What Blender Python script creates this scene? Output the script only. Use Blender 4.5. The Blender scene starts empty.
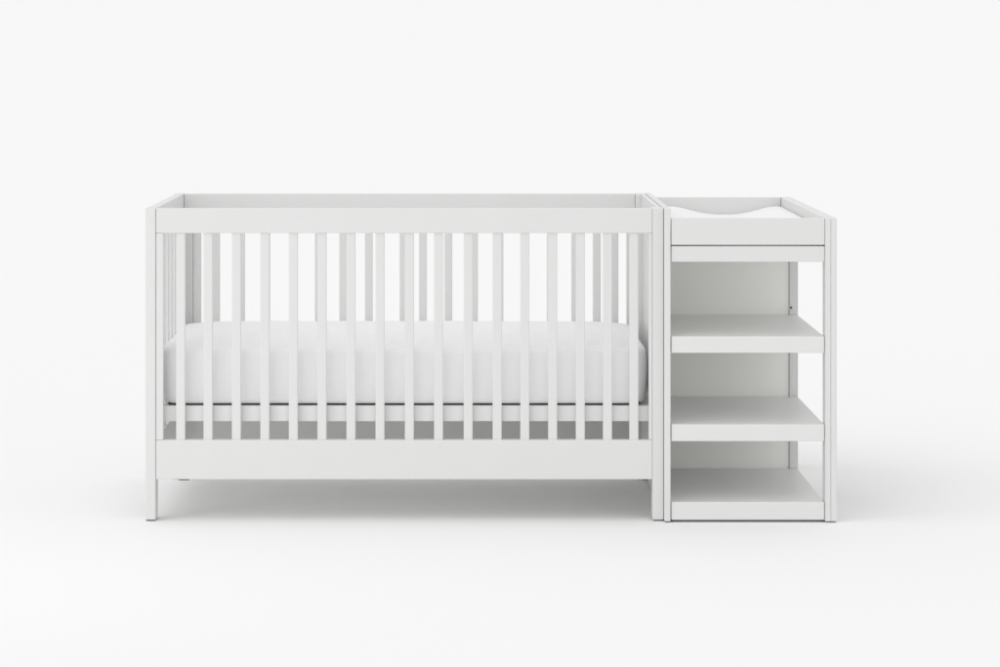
import bpy, bmesh, math, random
from mathutils import Vector, noise

random.seed(7)
scene = bpy.context.scene
COL = scene.collection

# ------------------------------------------------------------------ camera
S = 375.0            # photograph pixels per metre on the crib's front plane
VX, VY = 465.0, 48.0 # where the camera looks straight ahead
FLOOR = 521.3        # photograph row of the floor at the crib's front plane
D = 7.07             # camera to front plane
CZ = (FLOOR - VY) / S
cam = bpy.data.cameras.new("camera")
camo = bpy.data.objects.new("camera", cam)
COL.objects.link(camo)
camo.location = (0, -D, CZ)
camo.rotation_euler = (math.radians(90), 0, 0)
cam.sensor_width = 36.0
cam.sensor_fit = 'HORIZONTAL'
cam.lens = 36.0 * S * D / 1000.0
cam.shift_x = (500.0 - VX) / 1000.0
cam.shift_y = -(333.5 - VY) / 1000.0
cam.clip_start = 0.1
cam.clip_end = 6000
scene.camera = camo

# ------------------------------------------------------------------ light
W = bpy.data.worlds.new("World")
scene.world = W
W.use_nodes = True
bg = W.node_tree.nodes["Background"]
bg.inputs[0].default_value = (1.0, 1.0, 1.0, 1)
bg.inputs[1].default_value = 0.935

def sun(name, direction, strength, angle, color=(1, 1, 1)):
    l = bpy.data.lights.new(name, 'SUN')
    l.energy = strength
    l.angle = math.radians(angle)
    l.color = color
    o = bpy.data.objects.new(name, l)
    COL.objects.link(o)
    o.rotation_euler = Vector(direction).to_track_quat('-Z', 'Y').to_euler()
    o.location = (-3, -3, 4)
    return o
sun("key_softbox", (0.48, 0.36, -0.82), 0.455, 55)
sun("front_fill", (0.30, 0.90, -0.22), 0.22, 50)  # added fill sun, brightens the shelf and crib interiors

def area(name, loc, target, size, power, color=(1, 1, 1), spread=180):
    l = bpy.data.lights.new(name, 'AREA')
    l.shape = 'SQUARE'
    l.spread = math.radians(spread)
    l.size = size
    l.energy = power
    l.color = color
    o = bpy.data.objects.new(name, l)
    COL.objects.link(o)
    o.location = loc
    o.rotation_euler = (Vector(target) - Vector(loc)).to_track_quat('-Z', 'Y').to_euler()
    return o
area("side_softbox", (-3.0, -2.0, 0.80), (-0.5, 0.0, 0.55), 0.9, 1.9, spread=70)

scene.view_settings.view_transform = 'Standard'
scene.view_settings.look = 'None'
scene.view_settings.exposure = 0.0
scene.view_settings.gamma = 1.0
scene.render.engine = 'CYCLES'
scene.cycles.max_bounces = 12
scene.cycles.diffuse_bounces = 8

# ------------------------------------------------------------------ materials
def mat(name, color, rough=0.5, spec=0.35, bump=0.0, scale=(40, 40, 40), dist=0.0006, var=0.0, vscale=3.0, sheen=0.0):
    m = bpy.data.materials.new(name)
    m.use_nodes = True
    nt = m.node_tree
    b = nt.nodes["Principled BSDF"]
    b.inputs["Base Color"].default_value = (*color, 1)
    b.inputs["Roughness"].default_value = rough
    b.inputs["Specular IOR Level"].default_value = spec
    if sheen:
        b.inputs["Sheen Weight"].default_value = sheen
    tc = nt.nodes.new("ShaderNodeTexCoord")
    if bump > 0:
        mp = nt.nodes.new("ShaderNodeMapping")
        mp.inputs["Scale"].default_value = scale
        n = nt.nodes.new("ShaderNodeTexNoise")
        n.inputs["Scale"].default_value = 1.0
        n.inputs["Detail"].default_value = 5
        bp = nt.nodes.new("ShaderNodeBump")
        bp.inputs["Strength"].default_value = bump
        bp.inputs["Distance"].default_value = dist
        nt.links.new(tc.outputs["Object"], mp.inputs["Vector"])
        nt.links.new(mp.outputs[0], n.inputs["Vector"])
        nt.links.new(n.outputs[0], bp.inputs["Height"])
        nt.links.new(bp.outputs[0], b.inputs["Normal"])
    if var > 0:
        n2 = nt.nodes.new("ShaderNodeTexNoise")
        n2.inputs["Scale"].default_value = vscale
        n2.inputs["Detail"].default_value = 4
        r = nt.nodes.new("ShaderNodeMapRange")
        r.inputs["To Min"].default_value = 1 - var
        r.inputs["To Max"].default_value = 1 + var
        mx = nt.nodes.new("ShaderNodeVectorMath")
        mx.operation = 'SCALE'
        mx.inputs[0].default_value = color
        nt.links.new(tc.outputs["Object"], n2.inputs["Vector"])
        nt.links.new(n2.outputs[0], r.inputs["Value"])
        nt.links.new(r.outputs[0], mx.inputs["Scale"])
        nt.links.new(mx.outputs[0], b.inputs["Base Color"])
    return m

PAINT_H = mat("white_paint_long_grain", (0.705, 0.705, 0.70), 0.42, 0.35, 0.25, (3, 60, 60), 0.0005, 0.018, 7)
PAINT_V = mat("white_paint_upright_grain", (0.705, 0.705, 0.70), 0.42, 0.35, 0.25, (60, 60, 3), 0.0005, 0.018, 7)
PAINT_D = mat("white_paint_deep_grain", (0.705, 0.705, 0.70), 0.42, 0.35, 0.25, (60, 3, 60), 0.0005, 0.018, 7)
SHELF = mat("white_shelf_board", (0.73, 0.73, 0.725), 0.45, 0.35, 0.2, (3, 60, 60), 0.0005, 0.018, 7)
PANEL = mat("white_panel_board", (0.91, 0.91, 0.885), 0.5, 0.3, 0.15, (30, 30, 30), 0.0004, 0.012, 4)  # paler than the paint: brightening for the shaded interior put into the colour
METAL = mat("dark_steel", (0.10, 0.10, 0.10), 0.45, 0.5, 0.1)
METAL.node_tree.nodes["Principled BSDF"].inputs["Metallic"].default_value = 0.8
FELT = mat("grey_felt", (0.2, 0.2, 0.2), 0.95, 0.1, 0.4, (200, 200, 200))
SHEET = mat("white_cotton_sheet", (0.845, 0.845, 0.852), 0.85, 0.15, 0.35, (900, 900, 900), 0.0006, 0.008, 6, 0.2)
PADM = mat("white_quilted_vinyl", (0.85, 0.85, 0.85), 0.6, 0.3, 0.2, (120, 120, 120), 0.0006, 0.006, 6)
DARKM = mat("dark_gap_shade", (0.07, 0.07, 0.07), 0.9, 0.1, 0.2)  # painted shade for the gap below the mattress
FLOORM = mat("white_studio_floor", (0.875, 0.875, 0.875), 1.0, 0.0)

# ------------------------------------------------------------------ helpers
def X(px, r=1.0): return (px - VX) / (S * r)
def Z(py, r=1.0): return CZ - (py - VY) / (S * r)
def Y(r): return D * (1.0 / r - 1.0)

def empty(name, loc, label, cat):
    o = bpy.data.objects.new(name, None)
    o.empty_display_size = 0.1
    o.location = loc
    o["label"] = label
    o["category"] = cat
    COL.objects.link(o)
    return o

def link(name, bm, m, parent=None, smooth=False, label=None):
    me = bpy.data.meshes.new(name)
    bm.to_mesh(me)
    bm.free()
    me.materials.append(m)
    if smooth:
        for p in me.polygons: p.use_smooth = True
    o = bpy.data.objects.new(name, me)
    COL.objects.link(o)
    if parent is not None:
        o.parent = parent
        # centre the origin on the mesh, relative to the parent
        c = sum((v.co for v in me.vertices), Vector()) / len(me.vertices)
        for v in me.vertices: v.co -= c
        p = parent; off = Vector()
        while p is not None:
            off += p.location; p = p.parent
        o.location = c - off
    if label: o["label"] = label
    return o

def box_into(bm, x0, x1, y0, y1, z0, z1, bev=0.0016, seg=2):
    t = bmesh.new()
    bmesh.ops.create_cube(t, size=1)
    for v in t.verts:
        v.co = Vector(((x0 + x1) / 2 + v.co.x * (x1 - x0),
                       (y0 + y1) / 2 + v.co.y * (y1 - y0),
                       (z0 + z1) / 2 + v.co.z * (z1 - z0)))
    if bev:
        bmesh.ops.bevel(t, geom=list(t.edges), offset=bev, segments=seg, profile=0.5, affect='EDGES')
    me = bpy.data.meshes.new("tmp")
    t.to_mesh(me); t.free()
    bm.from_mesh(me)
    bpy.data.meshes.remove(me)

def box(name, x0, x1, y0, y1, z0, z1, m, parent, bev=0.0016, label=None):
    bm = bmesh.new()
    box_into(bm, min(x0, x1), max(x0, x1), min(y0, y1), max(y0, y1), min(z0, z1), max(z0, z1), bev)
    return link(name, bm, m, parent, label=label)

# ------------------------------------------------------------------ floor
bm = bmesh.new()
bmesh.ops.create_grid(bm, x_segments=1, y_segments=1, size=2000)
fl = link("floor", bm, FLOORM)
fl["kind"] = "structure"

# ------------------------------------------------------------------ crib
RB = 0.905                       # back outer plane of the crib
YB = Y(RB)
crib = empty("crib", (X(404), YB / 2, 0), "white painted wooden crib with vertical slats and a mattress inside, left of the shelf unit", "crib")
xl0, xl1 = X(145.2), X(155.5)     # left legs
xr0, xr1 = X(652.6), X(663.5)     # right legs
zt = Z(208.2)
foot = 0.004
legd = 0.060
for (a, b) in ((xl0, xl1), (xr0, xr1)):
    for (ya, yb) in ((0, legd), (YB - legd, YB)):
        lg = box("leg", a, b, ya, yb, foot, zt, PAINT_V, crib, 0.002)
        box("foot_pad", a + .003, b - .003, ya + .003, yb - .003, 0.0, foot - .0002, FELT, lg, 0.0005)
g = 0.0005
fy0, fy1 = 0.0025, 0.0265         # front frame
# front side: rails, stiles
box("top_rail", xl1 + g, xr0 - g, fy0, fy1, Z(233.2), zt - .001, PAINT_H, crib)
box("bottom_rail", xl1 + g, xr0 - g, fy0, fy1, Z(479.5), Z(440.2), PAINT_H, crib)
box("stile", xl1 + g, X(163.0), fy0 + .0006, fy1 - .001, Z(440.2) + .0004, Z(233.2) - .0004, PAINT_V, crib)
box("stile", X(649.0), xr0 - g, fy0 + .0006, fy1 - .001, Z(440.2) + .0004, Z(233.2) - .0004, PAINT_V, crib)
def slat(x0, x1, y0, y1, z0, z1):
    return box("slat", x0, x1, y0, y1, z0, z1, PAINT_V, crib, 0.0022)
for px in (175.8, 203.2, 231.6, 260.1, 288.6, 317.3, 346.3, 375.4, 404.8, 434.0, 463.7, 492.7, 520.4, 548.3, 576.0, 603.2, 629.6):
    slat(X(px), X(px + 9.0), fy0 + .004, fy1 - .005, Z(440.2) - .002, Z(233.2) + .002)
# back side
by0, by1 = YB - 0.0265, YB - 0.0025
rb = D / (D + by0)
box("top_rail", xl1 + g, xr0 - g, by0, by1, Z(233.2), zt - .001, PAINT_H, crib)
box("bottom_rail", xl1 + g, xr0 - g, by0, by1, Z(479.5), Z(440.2), PAINT_H, crib)
box("stile", xl1 + g, X(165.0), by0 + .001, by1 - .0006, Z(440.2) + .0004, Z(233.2) - .0004, PAINT_V, crib)
box("stile", X(649.0), xr0 - g, by0 + .001, by1 - .0006, Z(440.2) + .0004, Z(233.2) - .0004, PAINT_V, crib)
for px in (193.1, 211.8, 236.8, 262.0, 288.9, 314.8, 339.2, 364.8, 399.6, 419.0, 444.5, 470.2, 495.6, 520.8, 547.0, 571.5, 593.0, 610.7, 626.6):
    slat(X(px, rb), X(px + 7.8, rb), by0 + .005, by1 - .004, Z(440.2) - .002, Z(233.2) + .002)
# end sides
for (a, b) in ((xl0 + .002, xl1 - .0005), (xr0 + .016, xr1 - .001)):
    box("end_top_rail", a, b, legd + g, YB - legd - g, Z(233.2), zt - .001, PAINT_D, crib)
    box("end_bottom_rail", a, b, legd + g, YB - legd - g, Z(479.5), Z(440.2), PAINT_D, crib)
    if a > 0:        # the end next to the shelf unit is one closed panel
        box("end_panel", a + .004, b - .003, legd + g, YB - legd - g, Z(440.2) - .001, Z(233.2) + .001, PAINT_V, crib)
        continue
    n = 7
    span = YB - 2 * legd
    for i in range(n):
        c = legd + span * (i + 0.5) / n
        slat(max(a, (a + b) / 2 - .0075), min(b, (a + b) / 2 + .0075), c - .013, c + .013, Z(440.2) - .002, Z(233.2) + .002)
# mattress support: frame boards and cross slats
RS = 0.992
sy0, sy1 = 0.0285, YB - 0.0285
zs1, zs0 = Z(406.0, D / (D + sy0)), Z(421.3, D / (D + sy0))
sx0, sx1 = xl1 + .004, xr0 + .010
sup = box("mattress_support", sx0, sx1, sy0, sy0 + .02, zs0, zs1, SHELF, crib)
box("support_rail", sx0, sx1, sy1 - .02, sy1, zs0, zs1, SHELF, sup)
box("support_board", sx0 + .002, sx1 - .002, sy0 + .021, sy1 - .021, zs0 + .012, zs1 - .004, PANEL, sup)
# fixing bolts under the bottom rail
for (a, b) in ((178.5, 188.8), (642.8, 648.2)):
    bm = bmesh.new()
    box_into(bm, X(a), X(b), .008, .022, Z(479.5) - .0035, Z(479.5) - .0003, .0008)
    link("rail_bracket", bm, METAL, crib)

# ------------------------------------------------------------------ mattress
def rounded(x0, x1, y0, y1, z0, z1, rc, re, nx, ny, nz, bulge=0.0, seed=0, wr=0.0, crown=0.0):
    """box with rounded vertical corners (rc) and edges (re) on a regular grid, soft bulge and wrinkles"""
    bm = bmesh.new()
    cx, cy, cz = (x0 + x1) / 2, (y0 + y1) / 2, (z0 + z1) / 2
    hx, hy, hz = (x1 - x0) / 2, (y1 - y0) / 2, (z1 - z0) / 2
    def axis(n, h):      # finer steps near the ends
        return [h * math.sin(math.pi / 2 * (2 * i / n - 1)) * 0.45 + h * (2 * i / n - 1) * 0.55 for i in range(n + 1)]
    ax, ay, az = axis(nx, hx), axis(ny, hy), axis(nz, hz)
    vs = {}
    def P(i, j, k):
        key = (i, j, k)
        if key in vs: return vs[key]
        x, y, z = ax[i], ay[j], az[k]
        # inner core + radius
        qx = max(-(hx - rc), min(hx - rc, x)); qy = max(-(hy - rc), min(hy - rc, y))
        dx, dy = x - qx, y - qy
        l = max(abs(dx), abs(dy))
        if l > 1e-9 and (dx or dy):
            e = math.hypot(dx, dy)
            s = l / e
            x, y = qx + dx * s, qy + dy * s
        # distance inward from the side wall, for rounding top/bottom edges
        # sdf of rounded rectangle
        ox, oy = abs(x) - (hx - rc), abs(y) - (hy - rc)
        sd = math.hypot(max(ox, 0), max(oy, 0)) + min(max(ox, oy), 0) - rc
        top = z > 0
        rr = re if top else re * .55
        dz = hz - abs(z)
        a = max(0, rr + sd); b = max(0, rr - dz)
        if a > 0 and b > 0:
            m_ = max(a, b); e = math.hypot(a, b); s = m_ / e
            da, db = a * s - a, b * s - b
            # move inward along sdf normal
            if ox > 0 and oy > 0:
                nrm = Vector((ox * (1 if x > 0 else -1), oy * (1 if y > 0 else -1), 0)).normalized()
            elif ox > oy: nrm = Vector((1 if x > 0 else -1, 0, 0))
            else: nrm = Vector((0, 1 if y > 0 else -1, 0))
            x += nrm.x * da; y += nrm.y * da
            z += db * (1 if top else -1)
        if crown and z > 0:
            z += crown * (z / hz) * ((1 - abs(ay[j] / hy) ** 3.5) * (1 - abs(ax[i] / hx) ** 10) - 1)
        # side bulge
        t = 1 - (z / hz) ** 2
        if sd > -rc:
            f = max(0, 1 + sd / rc)
            x += bulge * t * f * (1 if x > 0 else -1) * min(1, max(0, (abs(x) - hx + .12) / .12))
            y += bulge * .5 * t * f * (1 if y > 0 else -1) * min(1, max(0, (abs(y) - hy + .12) / .12))
        p = Vector((cx + x, cy + y, cz + z))
        if wr:
            q = Vector((x * 5, y * 9, z * 4 + seed))
            q2 = Vector((x * 22, y * 16, z * 5 + seed))
            w = noise.noise(Vector((x * 45, y * 12, z * 4 + seed + 9))) * wr * .22
            w += noise.noise(q) * wr + noise.noise(q2) * wr * .35
            if z > 0: p.z += w
            p.y += w * .6
            p.x += w * .3
        vs[key] = bm.verts.new(p)
        return vs[key]
    def face(a, b, c, d):
        bm.faces.new((a, b, c, d))
    for i in range(nx):
        for j in range(ny):
            face(P(i, j, nz), P(i + 1, j, nz), P(i + 1, j + 1, nz), P(i, j + 1, nz))
            face(P(i, j, 0), P(i, j + 1, 0), P(i + 1, j + 1, 0), P(i + 1, j, 0))
    for i in range(nx):
        for k in range(nz):
            face(P(i, 0, k), P(i + 1, 0, k), P(i + 1, 0, k + 1), P(i, 0, k + 1))
            face(P(i, ny, k), P(i, ny, k + 1), P(i + 1, ny, k + 1), P(i + 1, ny, k))
    for j in range(ny):
        for k in range(nz):
            face(P(0, j, k), P(0, j, k + 1), P(0, j + 1, k + 1), P(0, j + 1, k))
            face(P(nx, j, k), P(nx, j + 1, k), P(nx, j + 1, k + 1), P(nx, j, k + 1))
    return bm
my0, my1 = 0.045, YB - 0.045
rm = D / (D + my0)
mz0 = zs1 + 0.0035
rmb = D / (D + my1 - .03)
mz1 = Z(320.3, rmb) + .011
matt = empty("crib_mattress", (X(404), YB / 2, zs1), "thick white crib mattress in a fitted white sheet, lying behind the slats", "mattress")
bm = rounded(X(158.5), X(646), my0, my1, mz0, mz1, .05, .016, 160, 70, 22, .008, 3, .0030, .022)
link("fitted_sheet", bm, SHEET, matt, True)
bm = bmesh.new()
box_into(bm, X(166), X(641), my0 + .010, my1 - .01, zs1 + .0002, mz0 + .006, .002)  # dark strip standing in for shade between mattress and support
link("mattress_gap_shade", bm, DARKM, matt)

# ------------------------------------------------------------------ changing table
TF = -0.022                      # its front plane, a little nearer
rt = D / (D + TF)
RT = 0.878
TB = Y(RT)
def tx(px): return X(px, rt)
def tz(py): return Z(py, rt)
tab = empty("changing_table", (tx(751), TB / 2, 0), "white open changing table with three shelves and a tray top, right of the crib", "changing table")
zf = 0.0035
# tall left side panel
sp = box("side_panel", tx(664.5), tx(670.6), TF, YB, zf, tz(208.3), PAINT_V, tab, .002)
box("rear_side_panel", tx(664.5) + .001, tx(670.6), YB + .0006, TB, zf, tz(217.5), PAINT_V, tab, .002)
# right front upright: two boards
p0, p1, p2 = tx(825.2), tx(831.0), tx(837.0)
zr = tz(218.0)
up = box("front_post", p0, p1 - .0003, TF, TF + .05, zf, zr, PAINT_V, tab, .0018)
box("edge_strip", p1, p2, TF + .0008, TF + .05, zf, zr - .0004, PAINT_V, up, .0018)
box("foot_pad", p0 + .003, p2 - .003, TF + .004, TF + .046, 0, zf - .0002, FELT, up, .0005)
up2 = box("rear_post", p0, p2, TB - .05, TB, zf, zr, PAINT_V, tab, .0018)
box("foot_pad", p0 + .003, p2 - .003, TB - .046, TB - .004, 0, zf - .0002, FELT, up2, .0005)
box("foot_pad", tx(665.4), tx(669.8), TF + .004, TB - .004, 0, zf - .0002, FELT, sp, .0005)
# tray: right side board, back board, front board
lx = tx(671.4)
box("tray_side", p0, p2 - .0006, TF + .051, TB - .051, tz(261), zr - .0003, PAINT_D, tab)
box("tray_back", tx(670.6) + .001, p0 - .001, TB - .022, TB - .002, tz(262), zr - .0006, PAINT_H, tab)
box("tray_front", lx, p0 - .0007, TF + .003, TF + .022, tz(244.9), tz(218.3), PAINT_H, tab)
box("apron", lx, p0 - .0007, TF + .005, TF + .024, tz(262.0), tz(246.4), PAINT_H, tab)
box("tray_floor", lx, p0 - .001, TF + .026, TB - .023, tz(250), tz(244.5), PANEL, tab)
# shelves
YS = Y(0.9285)
for (a, b) in ((336.6, 353.2), (424.6, 441.6)):
    box("shelf", lx, p0 - .0012, TF + .005, YS, tz(b), tz(a), SHELF, tab, .002)
bs = box("base_shelf", lx, p0 - .0012, TF + .005, YS, 0.0065, tz(502.4), SHELF, tab, .002)
box("base_gap_shade", lx + .004, p0 - .008, TF + .016, YS - .02, 0.0, 0.0063, FELT, bs, .0005)  # solid dark block painted as the shaded gap under the base
# back panel and inner rear post with its bolt
pr = 0.9285
bx = tx(812.2)
box("back_panel", tx(670.6) + .001, X(789.2, pr), YS + .003, YS + .015, 0.008, tz(262) - .001, PANEL, tab, .001)
ip = box("inner_post", X(789.4, pr), X(798.2, pr), YS + .001, YS + .030, zf, tz(262) - .001, PAINT_V, tab, .0018)
box("post_edge", X(789.5, pr), X(793.3, pr), YS - .0035, YS + .0008, tz(502.4)+.0002, tz(262) - .001, PAINT_V, ip, .0008)
box("foot_pad", X(790, pr), X(797.5, pr), YS + .003, YS + .028, 0, zf - .0002, FELT, ip, .0005)
bm = bmesh.new()
bmesh.ops.create_cone(bm, cap_ends=True, segments=20, radius1=.0030, radius2=.0024, depth=.006)
for v in bm.verts:
    v.co = Vector((v.co.x + X(790.8, pr), v.co.z * 1 + YS - .004, v.co.y + Z(307.4, pr)))
link("bolt_head", bm, METAL, ip, True)

# ------------------------------------------------------------------ changing pad
rp = 0.885
px0, px1 = X(651, rp), p0 - .001
py0, py1 = TF + .030, TB - .024
zb = tz(244.5) + .0005
bm = bmesh.new()
NX, NY = 90, 60
top, bot = {}, {}
for i in range(NX + 1):
    u = i / NX
    x = px0 + (px1 - px0) * u
    t_ = min(1, abs(VX + x * S * rp - 724) / 52) ** 1.4
    zc = Z(214.8 - 8.0 * t_ * t_ * (3 - 2 * t_), rp)
    for j in range(NY + 1):
        v = j / NY
        y = py0 + (py1 - py0) * v
        e = min(u, 1 - u) * (px1 - px0); f = min(v, 1 - v) * (py1 - py0)
        k = 1.0
        rr = .006
        if e < rr: k *= math.sqrt(max(0, 1 - (1 - e / rr) ** 2)) * .35 + .65
        rr = .02
        if f < rr: k *= math.sqrt(max(0, 1 - (1 - f / rr) ** 2)) * .3 + .7
        w = noise.noise(Vector((x * 12, y * 8, 4))) * .0012
        top[i, j] = bm.verts.new((x, y, zb + (zc - zb) * k + w))
        bot[i, j] = bm.verts.new((x, y, zb)) if i in (0, NX) or j in (0, NY) else None
for i in range(NX):
    for j in range(NY):
        bm.faces.new((top[i, j], top[i + 1, j], top[i + 1, j + 1], top[i, j + 1]))
for i in range(NX):
    bm.faces.new((bot[i, 0], bot[i + 1, 0], top[i + 1, 0], top[i, 0]))
    bm.faces.new((bot[i + 1, NY], bot[i, NY], top[i, NY], top[i + 1, NY]))
for j in range(NY):
    bm.faces.new((bot[0, j + 1], bot[0, j], top[0, j], top[0, j + 1]))
    bm.faces.new((bot[NX, j], bot[NX, j + 1], top[NX, j + 1], top[NX, j]))
pad = link("changing_pad", bm, PADM, None, True)
pad["label"] = "white contoured changing pad with raised sides in the tray above the shelves"
pad["category"] = "changing pad"
